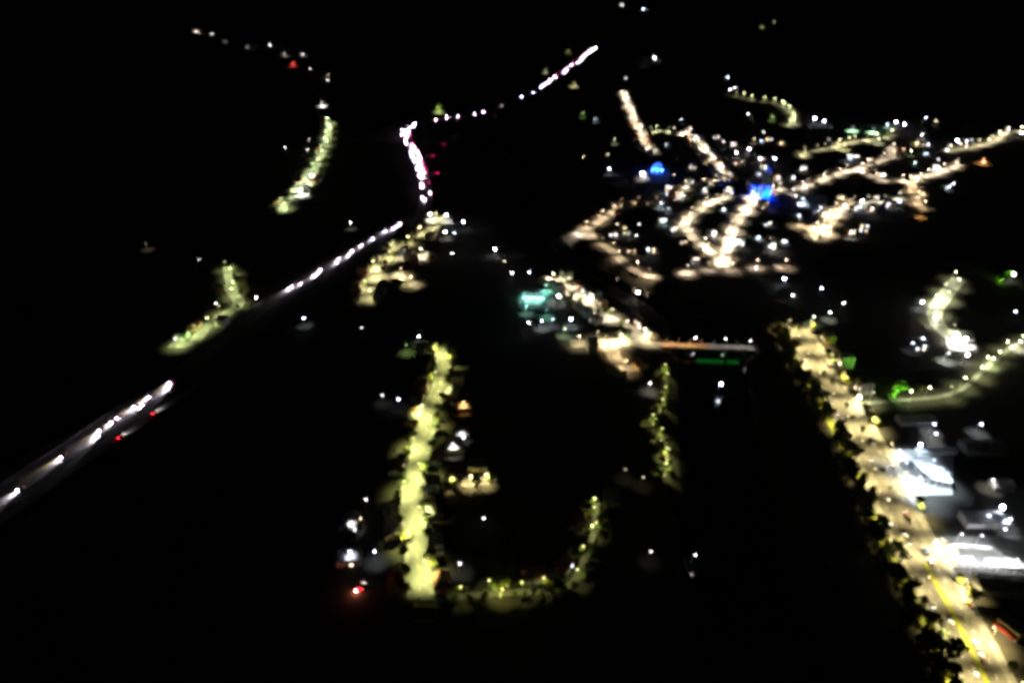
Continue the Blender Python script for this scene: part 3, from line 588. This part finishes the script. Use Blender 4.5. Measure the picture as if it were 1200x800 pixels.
# ------------------------------------------------------------------ single lamps, mostly traced one by one, a few added: x, y, colour, light, glow, label
W, B, K, GG, O, RD = (1, .96, .92), (.72, .82, 1), (1, .85, .55), (.55, 1, .3), (1, .45, .15), (1, .12, .1)
DOTS = [
 (767, 68, W, 0, 14, 'lone white lamp on the black hillside above the town'), (640, 334, (.3, 1, .85), 2500, 3, 'small teal lamp above the teal station'), (617, 359, (.4, 1, .9), 1500, 5, 'small teal lamp at the lower left of the teal station'), (641, 363, (.3, 1, .8), 2500, .8, 'dim teal lamp at the lower right of the teal station'), (754, 11, B, 0, 12, 'bluish lamp at the very top, right one of a pair'), (729, 6, W, 0, 6, 'dim lamp at the very top, left one of a pair'),
 (853, 91, B, 0, 12, 'upper lamp of a small cluster above the back road'), (855, 105, W, 0, 10, 'left lamp of a close pair at the back road start'), (861, 103, W, 0, 10, 'right lamp of a close pair at the back road start'),
 (893, 32, (.9, .95, .5), 26000, 1.5, 'yellow-green lamp lighting a lone far slope'), (907, 26, (.9, .95, .5), 16000, 1, 'fainter lamp right of the lone lit far slope'),
 (877, 134, W, 0, 9, 'white lamp below the back road'), (905, 137, GG, 2500, 4, 'green lamp below the back road'), (931, 141, (1, .95, .6), 8000, 6, 'bright cream floodlight at the end of the back road'),
 (798, 140, B, 0, 7, 'bluish lamp above the bent town street'), (733, 92, W, 0, 3, 'faint lamp above the upper left town street'), (683, 184, K, 0, 8, 'warm lamp at the left fringe of the town'),
 (714, 198, B, 3000, 14, 'white lamp in the dark left part of the town'), (753, 203, W, 9000, 30, 'dazzling white floodlight beside the blue decorated tree'), (698, 139, B, 1500, 4, 'blue-white lamp high on the left of town'),
 (683, 133, GG, 1200, 2, 'faint green lamp high on the left of town'), (721, 163, (.8, 1, .6), 1600, 3, 'pale green lamp left of the upper town street'), (712, 181, K, 0, 4, 'small warm lamp left of the upper town street'),
 (863, 179, (1, .9, 1), 2500, 24, 'left lamp of the dazzling pair above the church'), (878, 175, (1, .9, 1), 2500, 24, 'right lamp of the dazzling pair above the church'),
 (891, 186, B, 0, 14, 'left lamp of the bluish pair over the church spire'), (908, 186, B, 0, 14, 'right lamp of the bluish pair over the church spire'),
 (781, 228, B, 0, 6, 'bluish lamp beside the bent street end'), (775, 238, B, 2000, 10, 'bluish lamp at the start of the town edge street'), (746, 276, W, 0, 5, 'lamp in the dark block inside the town edge'),
 (749, 263, W, 0, 4, 'dimmer lamp higher in the dark block inside the town edge'), (723, 263, K, 0, 4, 'warm lamp just inside the curved town edge'), (873, 280, B, 0, 7, 'bluish lamp right of the bright church street'),
 (919, 327, B, 0, 16, 'bright lamp right of the lower cross street'), (886, 314, W, 0, 10, 'white lamp on the lower cross street'), (748, 343, W, 0, 18, 'lone white lamp on the bank above the bridge'),
 (929, 346, W, 0, 10, 'left lamp of the loose cluster above the avenue'), (963, 338, B, 0, 12, 'top lamp of the loose cluster above the avenue'), (989, 355, W, 0, 8, 'right lamp of the loose cluster above the avenue'),
 (973, 366, (.85, 1, .85), 1500, 9, 'right lamp of the low pair in the cluster above the avenue'), (954, 371, (.85, 1, .75), 1800, 5, 'left lamp of the low pair in the cluster above the avenue'),
 (845, 450, B, 0, 14, 'bluish lamp on an added post in the dark river below the bridge'), (762, 449, W, 800, 9, 'white lamp left of the wooded riverbank path'),  # river post is made up to carry the bluish spot on the water
 (815, 396, W, 0, 9, 'white lamp beyond the middle of the bridge'), (850, 397, W, 0, 4, 'faint lamp beyond the right end of the bridge'),
 (580, 292, B, 400, 24, 'tall blue-white lamp in the dark valley'), (530, 297, W, 0, 7, 'small lamp right of the bright crescent'), (600, 320, W, 0, 13, 'white lamp left of a pair above the teal station'),
 (620, 319, B, 0, 10, 'bluish lamp right of a pair above the teal station'), (591, 306, K, 0, 3, 'faint warm lamp in the dark valley'), (655, 347, W, 3500, 16, 'white lamp at the top of the diagonal street'),
 (635, 376, B, 1500, 12, 'bluish lamp below the teal station'), (620, 378, W, 0, 9, 'lamp left of the row below the teal station'), (648, 374, B, 700, 4, 'dim lamp in the middle of the row below the teal station'),
 (669, 374, B, 4200, 14, 'bright lamp right of the row below the teal station'), (662, 385, (.7, 1, .6), 2000, 4, 'greenish lamp under the row below the teal station'),
 (491, 394, (.7, 1, .75), 600, 11, 'greenish lamp at the top of the straight street'), (476, 404, GG, 1100, .6, 'green lamp lighting shrubs at the top of the straight street'), (424, 384, W, 0, 2, 'faint lamp below the yellow street'),
 (523, 252, W, 4500, 16, 'upper white lamp at the highway junction'), (543, 260, B, 0, 16, 'right bluish lamp at the highway junction'), (522, 272, W, 3500, 14, 'lower white lamp at the highway junction'), (533, 273, B, 0, 8, 'small bluish lamp below the highway junction'), (504, 251, W, 3000, 16, 'left white lamp at the highway junction'),
 (411, 261, (.8, 1, .75), 400, 11, 'lone greenish lamp above the highway'), (300, 349, W, 0, 11, 'white lamp at the right end of the green-lit lane'), (356, 373, B, 500, 10, 'bluish lamp right below the highway'),
 (253, 355, W, 0, 5, 'small lamp left of the green-lit lane'), (171, 285, K, 300, .25, 'very dim lamp on the left dark slope'), (233, 304, W, 0, 2, 'tiny lamp on the dark left slope'),
 (229, 35, (1, .85, .8), 60000, 0, 'lamp lighting a dim yard at the mountain road top'), (248, 40, W, 0, 4, 'small lamp near the top of the mountain road'), (264, 49, W, 30000, .8, 'dim lamp high on the mountain road'), (290, 55, W, 30000, 1, 'dim lamp on the mountain road middle'), (316, 53, W, 0, 11, 'white dot lamp above the mountain road'),
 (333, 63, W, 36000, 1, 'lamp before the red light on the mountain road'), (343, 74, RD, 50000, 3, 'red lamp on the mountain road'), (355, 63, W, 20000, 5, 'white lamp above the red light'), (364, 81, W, 0, 3, 'faint lamp right below the red light'), (384, 94, W, 0, 5, 'small lamp where the mountain road drops'), (377, 120, W, 16000, 1.5, 'dim lamp above the hillside road'),
 (334, 173, W, 0, 6, 'left lamp of three beside the hillside road'), (360, 176, W, 0, 8, 'right lamp of three beside the hillside road'), (362, 164, W, 0, 3, 'top lamp of three beside the hillside road'),
 (365, 206, (1, 1, .8), 16000, 24, 'dazzling upper floodlight on the hillside road'), (352, 223, (1, 1, .85), 16000, 24, 'dazzling lower floodlight on the hillside road'), (386, 147, (.8, 1, .5), 4000, 9, 'greenish lamp at the top of the hillside road'),
 (514, 127, (.75, 1, .35), 9000, 1.5, 'green lamp above the highway bend'), (666, 60, (.85, 1, .4), 22000, 1, 'green lamp left of the far traffic streak'), (639, 82, (.85, 1, .5), 9000, .8, 'faint green lamp left of the far traffic'), (673, 98, (1, .9, .45), 15000, 1.5, 'yellow lamp right of the far traffic'),
 (467, 468, B, 60, 9, 'bluish lamp left of the straight street top'), (448, 463, W, 120, 2.5, 'dim lamp farther left of the straight street top'), (543, 471, O, 900, 3, 'orange lamp right of the straight street'), (531, 520, W, 1300, 2, 'white lamp over a pale roof right of the straight street'),
 (541, 504, W, 500, 0, 'dim lamp over a grey roof right of the straight street'), (410, 646, B, 600, 9, 'white lamp left of the lower straight street'), (439, 646, B, 500, 6, 'bluish lamp nearer the lower straight street'), (539, 660, W, 200, 4, 'small lamp right of the lower straight street'),
 (429, 585, W, 0, 3, 'tiny lamp left of the straight street middle'), (411, 609, W, 420, 0, 'dim lamp over a grey roof left of the straight street'), (567, 607, W, 0, 3, 'tiny lamp right of the straight street middle'),
 (530, 560, YEL, 3200, 3, 'left yellow lamp of the lit yard'), (552, 558, YEL, 4200, 6, 'middle yellow lamp of the lit yard'), (570, 556, YEL, 4200, 6, 'right yellow lamp of the lit yard'), (589, 690, (1, .95, .25), 500, 1.5, 'yellow lamp inside bright trees on the curling lane'),
 (697, 584, YGR, 500, 3, 'lamp at the top of the curling lane'), (694, 616, YGR, 300, 4, 'lamp below the top of the curling lane'), (763, 646, W, 40, 1.5, 'faint lamp among dark trees right of the curling lane'), (815, 650, W, 30, 2, 'faint lamp on the dark riverbank'), (754, 559, K, 60, .8, 'faint warm lamp on the wooded bank'), (733, 550, K, 60, .4, 'faintest warm lamp on the wooded bank'), (784, 526, YGR, 700, .8, 'yellow-green lamp near the riverbank path end'),
 (1007, 466, W, 4500, 34, 'dazzling white lamp at the avenue crossing'), (1081, 354, B, 4500, 14, 'blue-white lamp left of the winding lane'), (1103, 350, K, 3500, 16, 'warm lamp at the bend of the winding lane'), (1097, 374, (1, 1, .8), 6500, 14, 'cream floodlight lower on the winding lane'),
 (1120, 392, W, 9500, 30, 'left dazzling floodlight of the white yard'), (1132, 397, W, 9500, 30, 'right dazzling floodlight of the white yard'), (1112, 414, (.85, 1, .95), 4200, 3, 'pale lamp below the white yard'), (1134, 416, W, 3800, 16, 'white lamp below the white yard'), (1164, 420, (.75, 1, .45), 5000, 10, 'green-white lamp at the lane fork'),
 (1196, 400, (1, 1, .75), 6500, 12, 'cream floodlight at the right edge'), (1188, 321, (.9, 1, .8), 1500, 16, 'white lamp at the tip of the green strip'), (1190, 365, B, 0, 8, 'bluish lamp on the right slope'), (1082, 396, B, 300, 6, 'small bluish lamp on the dark slope house'), (1070, 402, B, 250, 4, 'dimmer bluish lamp beside the dark slope house'),
 (1095, 497, B, 1500, 8, 'upper lamp of the pair above the depot'), (1097, 508, B, 1300, 8, 'lower lamp of the pair above the depot'), (1150, 497, B, 1300, 9, 'white lamp at the dark lot above the depot'), (1164, 562, W, 900, 3, 'white lamp over a small bright wall right of the depot'),
 (1175, 594, B, 2600, 40, 'dazzling blue-white floodlight right of the depot'), (1184, 608, B, 1200, 6, 'smaller lamp under the dazzling floodlight'), (1159, 604, B, 0, 6, 'small lamp left of the dazzling floodlight'), (1178, 620, B, 0, 4, 'small lamp below the dazzling floodlight'), (1098, 636, W, 3000, 30, 'dazzling white floodlight between avenue and tent'),
 (955, 139, B, 0, 16, 'bluish lamp left of the sports ground'), (966, 142, B, 0, 18, 'bright blue-white lamp beside the sports ground'), (1040, 146, B, 2000, 10, 'left lamp of the sports ground floodlights'), (1050, 143, W, 5000, 20, 'middle lamp of the sports ground floodlights'), (1060, 146, B, 4000, 16, 'right lamp of the sports ground floodlights'),
 (1000, 149, (.75, 1, .8), 16000, .8, 'dim green lamp over the left of the pitch'), (1024, 151, (.75, 1, .8), 16000, .8, 'dim green lamp over the right of the pitch'), (990, 170, (1, .95, .4), 9000, 5, 'yellow lamp below the sports pitch'), (1030, 163, (.9, 1, .55), 9000, 6, 'yellow-green lamp at the pitch corner'),
 (1085, 138, B, 0, 10, 'bluish lamp above the ridge'), (1097, 142, K, 0, 5, 'warm lamp above the ridge'), (1081, 158, W, 3000, 9, 'white lamp between pitch and ridge'), (1122, 165, B, 2500, 24, 'bright bluish lamp left of the farthest ridge road'), (1133, 166, B, 1500, 12, 'second bluish lamp left of the farthest ridge road'), (1110, 176, B, 0, 10, 'lower bluish lamp by the ridge'),
 (1182, 151, W, 2500, 12, 'white lamp on the farthest ridge road'), (1197, 156, W, 3500, 18, 'white lamp at the right end of the farthest ridge road'), (1068, 177, (.8, 1, .6), 1500, 7, 'pale green lamp under the ridge'), (1153, 186, O, 8000, 1.5, 'orange lamp lighting the ridge end house'), (1100, 187, W, 0, 4, 'small white lamp between the ridge roads'),
 (1113, 219, B, 0, 12, 'bluish lamp under the ridge street'), (1117, 215, W, 0, 8, 'white lamp right under the ridge street'), (1054, 236, B, 2000, 14, 'blue lamp near the orange lane'), (1081, 248, O, 4500, 1.5, 'orange lamp at the bottom of the orange lane'), (998, 272, W, 1800, 9, 'white lamp below the market'), (1010, 236, B, 2000, 14, 'bluish lamp right of the market'),
 (941, 233, B, 5500, 8, 'left bluish floodlight of the market lot'), (962, 243, B, 5500, 8, 'right bluish floodlight of the market lot'), (990, 242, W, 7500, 18, 'dazzling floodlight of the market'), (930, 222, (1, .9, .8), 3000, 6, 'lamp right of the blue church'), (943, 219, W, 3500, 16, 'bright lamp along the street right of the church'),
 (676, 268, (1, .85, .7), 7000, 0, 'added lens-free lamp over the embankment at the left tip of town'), (870, 190, K, 0, 4, 'small warm lamp above the church'), (848, 166, W, 0, 5, 'small lamp above the dazzling pair'), (895, 155, W, 0, 5, 'small lamp under the green lamp'), (884, 163, K, 1500, 3, 'warm lamp under the green lamp'), (790, 205, K, 0, 3, 'small warm lamp left of the bent street'),  # first lamp is added without a lens, only to light the pale sheet
]
for px, py, c, pw, gl, lab in DOTS:
    d = G(px, py, 8.0); h = 8.0
    z0 = terrain(d.x, d.y)
    if z0 < -.5: z0 = -7.0; d = G(px, py, 1.0)
    elif z0 > 1: d = G(px, py, 8.0 + z0)
    lamp((d.x - 1.2, d.y + 1.2, z0), R(-45), lab, None, c, pw, gl, h, 104 if pw < 7000 else 132, 'lamp_post', gl >= 14)

# ------------------------------------------------------------------ special buildings
def flood(parent, loc, rot, power, col, cone=90):
    f = ob('floodlight', MB().box((0, 0, 0), (.6, .3, .4)).mesh('floodlight', DARKM), parent, loc)
    light('SPOT', parent, (loc[0], loc[1], loc[2] + .35), power, col, .15, cone, .6, rot)
# blue-lit church
g = G(888, 228); ch = thing('church', 'tall church with tower and spire floodlit deep blue', 'church', (g.x, g.y, .27), R(8)); ch.scale = (1.7, 1.7, 1.7)
ob('wall', MB().add([(-6, -9, 0), (6, -9, 0), (6, 11, 0), (-6, 11, 0), (-6, -9, 9), (6, -9, 9), (6, 11, 9), (-6, 11, 9), (0, -9, 13), (0, 11, 13)], [(0, 1, 5, 8, 4), (1, 2, 6, 5), (2, 3, 7, 9, 6), (3, 0, 4, 7), (4, 8, 9, 7), (5, 6, 9, 8)]).mesh('wall', WALLM['white']), ch)
ob('roof', MB().add([(-6.6, -9.4, 8.9), (0, -9.4, 13.3), (6.6, -9.4, 8.9), (-6.6, 11.4, 8.9), (0, 11.4, 13.3), (6.6, 11.4, 8.9)], [(0, 1, 4, 3), (1, 2, 5, 4)]).mesh('roof', ROOFM['zinc']), ch)
tw = ob('tower', MB().box((0, -10.8, 9), (6, 5.4, 18)).box((0, -10.8, 18.2), (6.6, 6, .4)).mesh('tower', WALLM['white']), ch)
ob('spire', MB().add([(-2.9, -13.5, 18.4), (2.9, -13.5, 18.4), (2.9, -8.1, 18.4), (-2.9, -8.1, 18.4), (0, -10.8, 27)], [(0, 1, 4), (1, 2, 4), (2, 3, 4), (3, 0, 4)]).mesh('spire', ROOFM['zinc']), tw)
ob('door', MB().box((0, -13.55, 1.6), (2, .12, 3.2)).mesh('door', DOORM), ch)
for x in (-1.4, 1.4): ob('window', MB().box((x, -13.55, 14), (1.2, .1, 3)).mesh('window', GLASS), tw)
BLU = (0, .03, 1)
for x, y, rx, rz in ((-5, -22, 62, 0), (5, -22, 62, 0), (-15, -8, 60, -70), (15, -8, 60, 70), (0, -20, 75, 0)):
    flood(ch, (x, y, .3), (R(rx + 44), 0, R(rz)), 34000, BLU, 62)
for x, y in ((-3.3, -13.9), (3.3, -13.9), (-3.3, -7.8), (3.3, -7.8)): light('SPOT', ch, (x, y, 18.6), 16000, BLU, .2, 84, .5, (math.pi, 0, 0))
light('SPOT', ch, (0, -14.5, 12), 4000, BLU, .3, 84, .6)
# blue string-light tree
g = G(770, 202); t = tree(g.x, g.y, 'tree wrapped in blue string lights beside a dazzling floodlight', None, 1.5, .27)
rd = random.Random(5); kb = MB()
for _ in range(90):
    v = Vector((rd.gauss(0, 1), rd.gauss(0, 1), rd.gauss(0, 1))).normalized(); kb.ball((v.x * 3.9, v.y * 3.9, 6 + v.z * 3.4), .22, 5, 3)
sl = ob('string_lights', kb.mesh('string_lights', mat('blue bulbs', (.1, .1, .5), .4, emis=(.03, .14, 1), es=3)), t); sl['kind'] = 'stuff'
for a in range(4): light('POINT', t, (4.6 * math.cos(a * 1.57), 4.6 * math.sin(a * 1.57), 2.5), 500, (.03, .12, 1), .3)
# teal canopy filling station
g = G(625, 352); ca = thing('filling_station', 'flat filling-station canopy glowing teal in the dark valley', 'filling station', (g.x, g.y, .28), R(-4))
ob('canopy', MB().box((0, 0, 5.2), (20, 11, .7)).mesh('canopy', WALLM['white']), ca)
TEAL = mat('teal fascia light', (.2, .5, .45), .4, emis=(.3, 1, .88), es=1.2)
ob('fascia', MB().box((0, -5.56, 5.2), (20.2, .1, .9)).box((-10.06, 0, 5.2), (.1, 11, .9)).box((10.06, 0, 5.2), (.1, 11, .9)).mesh('fascia', TEAL), ca)
for x in (-7, 7):
    for y in (-3, 3): ob('column', MB().box((x, y, 2.4), (.5, .5, 4.8)).mesh('column', STEEL), ca)
for x in (-4, 4): ob('fuel_pump', MB().box((x, 0, .9), (1, .7, 1.8)).box((x, 0, .08), (2.4, 1.4, .16)).mesh('fuel_pump', WALLM['grey']), ca)
for x in (-5, 5): light('SPOT', ca, (x, 0, 4.7), 2500, (.35, 1, .85), .6, 160, .5)
for x in (-6, 0, 6): light('SPOT', ca, (x, 2, 9.5), 70, (.45, 1, .9), .3, 130, .6); 
mast = ob('sign_mast', MB().tube((0, 5, 5.5), (0, 5, 10.5), .12, .1).box((0, 5, 10.2), (13, .2, .25)).mesh('sign_mast', STEEL), ca)
# floodlit white depot
g = G(1092, 562); dp = thing('depot', 'floodlit white flat depot roof beside the avenue', 'warehouse', (g.x, g.y, .25), R(-15))
ob('wall', MB().box((0, 0, 2.6), (17, 13, 5.2)).mesh('wall', WALLM['white']), dp)
rf = ob('roof', MB().box((0, 0, 5.35), (17.6, 13.6, .3)).mesh('roof', mat('white roof sheet', (.55, .58, .6), .6, .25, .35)), dp)
for i in range(5): ob('roof_vent', MB().box((-6.5 + 3.2 * i, random.uniform(-4, 4), 5.8), (1.1, .8, .6)).mesh('roof_vent', STEEL), rf)
for x in (-6, -2, 2, 6): ob('window', MB().box((x, -6.55, 2.7), (2, .12, 1.3)).mesh('window', GLASS), dp)
ob('door', MB().box((-8.56, 1, 1.9), (.12, 4, 3.8)).mesh('door', STEEL), dp)
g2 = G(1062, 548); sh = thing('shed', 'low dark-roofed shed in the floodlit depot yard', 'shed', (g2.x, g2.y, .25), R(4))
ob('wall', MB().box((0, 0, 1.6), (8, 5, 3.2)).mesh('wall', WALLM['grey']), sh); ob('roof', MB().box((0, 0, 3.35), (8.6, 5.6, .3)).mesh('roof', mat('dark roof', (.03, .03, .035), .7)), sh)
ob('door', MB().box((0, -2.56, 1.2), (2, .1, 2.4)).mesh('door', STEEL), sh)
for i, (px, py, pw) in enumerate([(1054, 529, 2200), (1078, 523, 8000), (1094, 541, 4200), (1110, 556, 4600), (1078, 560, 4200), (1094, 572, 4200), (1062, 544, 1800)]):
    d = G(px, py, 11); lamp((d.x - 1.2, d.y + 1.2, .25), R(-45), 'tall floodlight mast of the white depot yard, %s of seven' % nth(i + 1), 'floodlight masts of the depot', (.64, .81, 1), pw, 12 if i == 1 else 2, 12.0, 120, 'floodlight_mast', i == 1)
g = G(1096, 532); an = thing('long_shed', 'long narrow pale roof behind the floodlit depot', 'shed', (g.x, g.y, .25), R(3))
ob('wall', MB().box((0, 0, 1.7), (28, 4, 3.4)).mesh('wall', WALLM['white']), an); ob('roof', MB().box((0, 0, 3.5), (28.6, 4.6, .2)).mesh('roof', mat('white roof sheet', (.5, .5, .5))), an)
# marquee
g = G(1145, 655); tn = thing('marquee_tent', 'large white peaked marquee glowing beside the avenue', 'tent', (g.x, g.y, .26), R(-6))
FAB = mat('white canvas', (.78, .78, .76), .8, .08, 1, trans=.4)
ob('canopy', MB().prism([(-7, 3.2), (-3.5, 4.3), (0, 6.4), (3.5, 4.3), (7, 3.2), (7, 3.1), (0, 6.3), (-7, 3.1)], -11, 11).add([(-11, -7, 3.2), (-11, 0, 6.4), (-11, 7, 3.2), (-15, 5, 2.6), (-15, -5, 2.6)], [(0, 1, 4), (1, 2, 3), (1, 3, 4)]).mesh('canopy', FAB), tn)
ob('side_awning', MB().add([(11, -7, 3.1), (11, 1, 4.0), (24, -3, 2.7), (24, -7, 2.6)], [(0, 3, 2, 1)]).mesh('side_awning', FAB), tn)
for x in (-11, -3.7, 3.7, 11):
    for y in (-6.9, 6.9): ob('tent_pole', MB().tube((x, y, 0), (x, y, 3.15), .08, .08).mesh('tent_pole', STEEL), tn)
for x in (-8, 0, 8): light('POINT', tn, (x, 0, 2.6), 1200, (.95, .98, 1), .5)  # unseen lights added inside so the canvas glows
for i, (x, y) in enumerate(((-9, -10), (5, -10), (15, -9), (-7, 11), (4, 11))):
    q = tn.matrix_basis @ Vector((x, y, 0)); lamp((q.x, q.y, .26), R(90 if i < 3 else -90), ('added white lamp in front of the marquee, %s from its left' if i < 3 else 'added white lamp behind the marquee, %s from its left') % nth(i + 1 if i < 3 else i - 2), 'added lamps around the marquee', (.85, .92, 1), 2000, 2, 9.0, 120, 'lamp_post')  # posts added to brighten both slopes of the canvas roof
# red awning shop, grey sheds on the right
g = G(1178, 742); sp = thing('shop', 'shop with a sloping red awning at the bottom of the avenue', 'shop', (g.x, g.y, 0), R(-63))
ob('wall', MB().box((0, 3, 3), (11, 7, 6)).mesh('wall', WALLM['cream']), sp); ob('roof', MB().box((0, 3, 6.1), (11.4, 7.4, .2)).mesh('roof', ROOFM['slab']), sp)
ob('awning', MB().add([(-5.4, -.52, 4.2), (5.4, -.52, 4.2), (5.4, -3.8, 2.9), (-5.4, -3.8, 2.9)], [(0, 3, 2, 1)]).mesh('awning', mat('red canvas', (.22, .03, .012), .8)), sp)
for x in (-3.5, 0, 3.5): ob('window', MB().box((x, -.56, 1.5), (2.4, .1, 2.2)).mesh('window', WIN_LIT), sp)
def shed(px, py, w, d, h, rz, lab, rc='zinc'):
    g = G(px, py); t = thing('warehouse', lab, 'warehouse', (g.x, g.y, 0), R(rz)); wl, rf = gable(w, d, h, 1.6)
    ob('wall', wl, t, (0, 0, 0), 0, WALLM['grey']); ob('roof', rf, t, (0, 0, 0), 0, ROOFM[rc]); ob('door', MB().box((0, -d / 2 - .04, 1.8), (4, .1, 3.6)).mesh('door', STEEL), t); OCC.append((g.x, g.y, max(w, d) / 2))
shed(1072, 495, 26, 9, 4, 2, 'long metal-roofed warehouse above the floodlit depot'); shed(1150, 528, 28, 12, 5, 0, 'dark wide warehouse right of the depot')
shed(1172, 690, 26, 12, 5, -6, 'grey metal-roofed warehouse below the marquee'); shed(1150, 612, 24, 10, 4.5, 0, 'dim warehouse above the marquee'); shed(1172, 570, 12, 8, 4, 0, 'small warehouse with one bright wall')
for (px, py, rz, lab, wc, k) in [(541, 510, 5, 'grey-roofed house right of the straight street', 'grey', 0), (533, 527, 5, 'house with a pale bright roof right of the straight street', 'white', 5), (545, 478, 5, 'house lit orange right of the straight street', 'ochre', 0), (411, 615, 80, 'dim house far left of the straight street', 'grey', 2), (410, 656, 5, 'low house under a white lamp left of the straight street', 'white', 5), (560, 548, 0, 'cream building behind the yellow lit yard', 'cream', 5), (1078, 408, -10, 'dark blue house on the right slope under bluish lamps', 'blue', 3), (1128, 400, 10, 'white building in the dazzling white yard', 'white', 5), (1153, 190, 0, 'house lit orange at the end of the ridge', 'ochre', 3), (228, 37, 20, 'dim house at the mountain road top', 'salmon', 3), (753, 208, 0, 'white building beside the blue decorated tree', 'white', 4), (966, 252, 0, 'pale market hall with bluish light', 'white', 5)]:
    g = G(px, py); house(g.x, g.y, R(rz), lambda a, b, c, d: lab, None, k, .3, wc, 'zinc' if k in (0, 2) else None)
def added_uplight(px, py, col, power, lab, back=9):
    g = G(px, py); f = thing('floodlight', lab, 'floodlight', (g.x, g.y - back, .05), 0)
    ob('stand', MB().box((0, 0, .15), (.7, .4, .3)).mesh('stand', DARKM), f); ob('lamp_head', MB().box((0, -.05, .5), (.7, .3, .4)).mesh('lamp_head', DARKM), f)
    light('SPOT', f, (0, .2, .7), power, col, .2, 85, .6, (R(122), 0, 0))  # added spot with an invented fixture, brightens the trees before it
added_uplight(1048, 466, (.3, 1, .1), 22000, 'added ground floodlight shining green up the round tree by the avenue crossing', 13); added_uplight(1172, 331, (.3, 1, .06), 14000, 'added ground floodlight shining green up the right-slope trees', 12)
added_uplight(587, 693, (.9, 1, .2), 5000, 'added ground floodlight under the bright yellow-green trees of the curling lane'); added_uplight(514, 129, (.7, 1, .3), 14000, 'added ground floodlight under the tree above the highway bend')
# green floodlit trees and the lit courtyard's trees
for (px, py, lab, sc) in [(1048, 466, 'round tree lit vivid green by the avenue crossing', 1.5), (1043, 468, 'smaller tree beside the vivid green one', .9), (1074, 462, 'dark tree right of the vivid green one', 1.0), (589, 692, 'bright yellow-green tree on the curling lane', 1.2), (581, 694, 'smaller tree touching the bright yellow-green one', .9), (532, 569, 'left tree in front of the yellow lit yard', 1), (559, 572, 'middle tree in front of the yellow lit yard', 1.1), (577, 566, 'right tree in front of the yellow lit yard', 1), (476, 406, 'shrubby tree lit green at the top of the straight street', .7), (485, 409, 'second shrubby tree at the top of the straight street', .6), (1170, 332, 'tree lit green on the right slope', 1), (1180, 327, 'second tree lit green on the right slope', 1), (514, 129, 'tree lit green above the highway bend', 1.3), (905, 140, 'tree lit by the green lamp below the back road', 1.2)]:
    g = G(px, py); tree(g.x, g.y, lab, None, sc)
g = G(420, 688); car((g.x, g.y, .03), R(-100), 'van with glowing red lights at the lower left of the straight street', None, 'red', 'van', 0, HLS, None)
v = [o for o in bpy.data.objects if o.name.startswith('van') and 'glowing red' in o.get('label', '')][0]
for o in v.children:
    if o.name.startswith('headlight') or o.name.startswith('tail'): o.material_slots[0].material = TL; o.scale = (1.6, 1.6, 1.6)
g = G(425, 687); car((g.x, g.y, .03), R(80), 'car with red tail lights parked right of the red-lit van', None, 'red', 'car', 0, HLS, TL)
light('POINT', v, (3.2, 0, 1.2), 260, (1, .3, .2), .2)
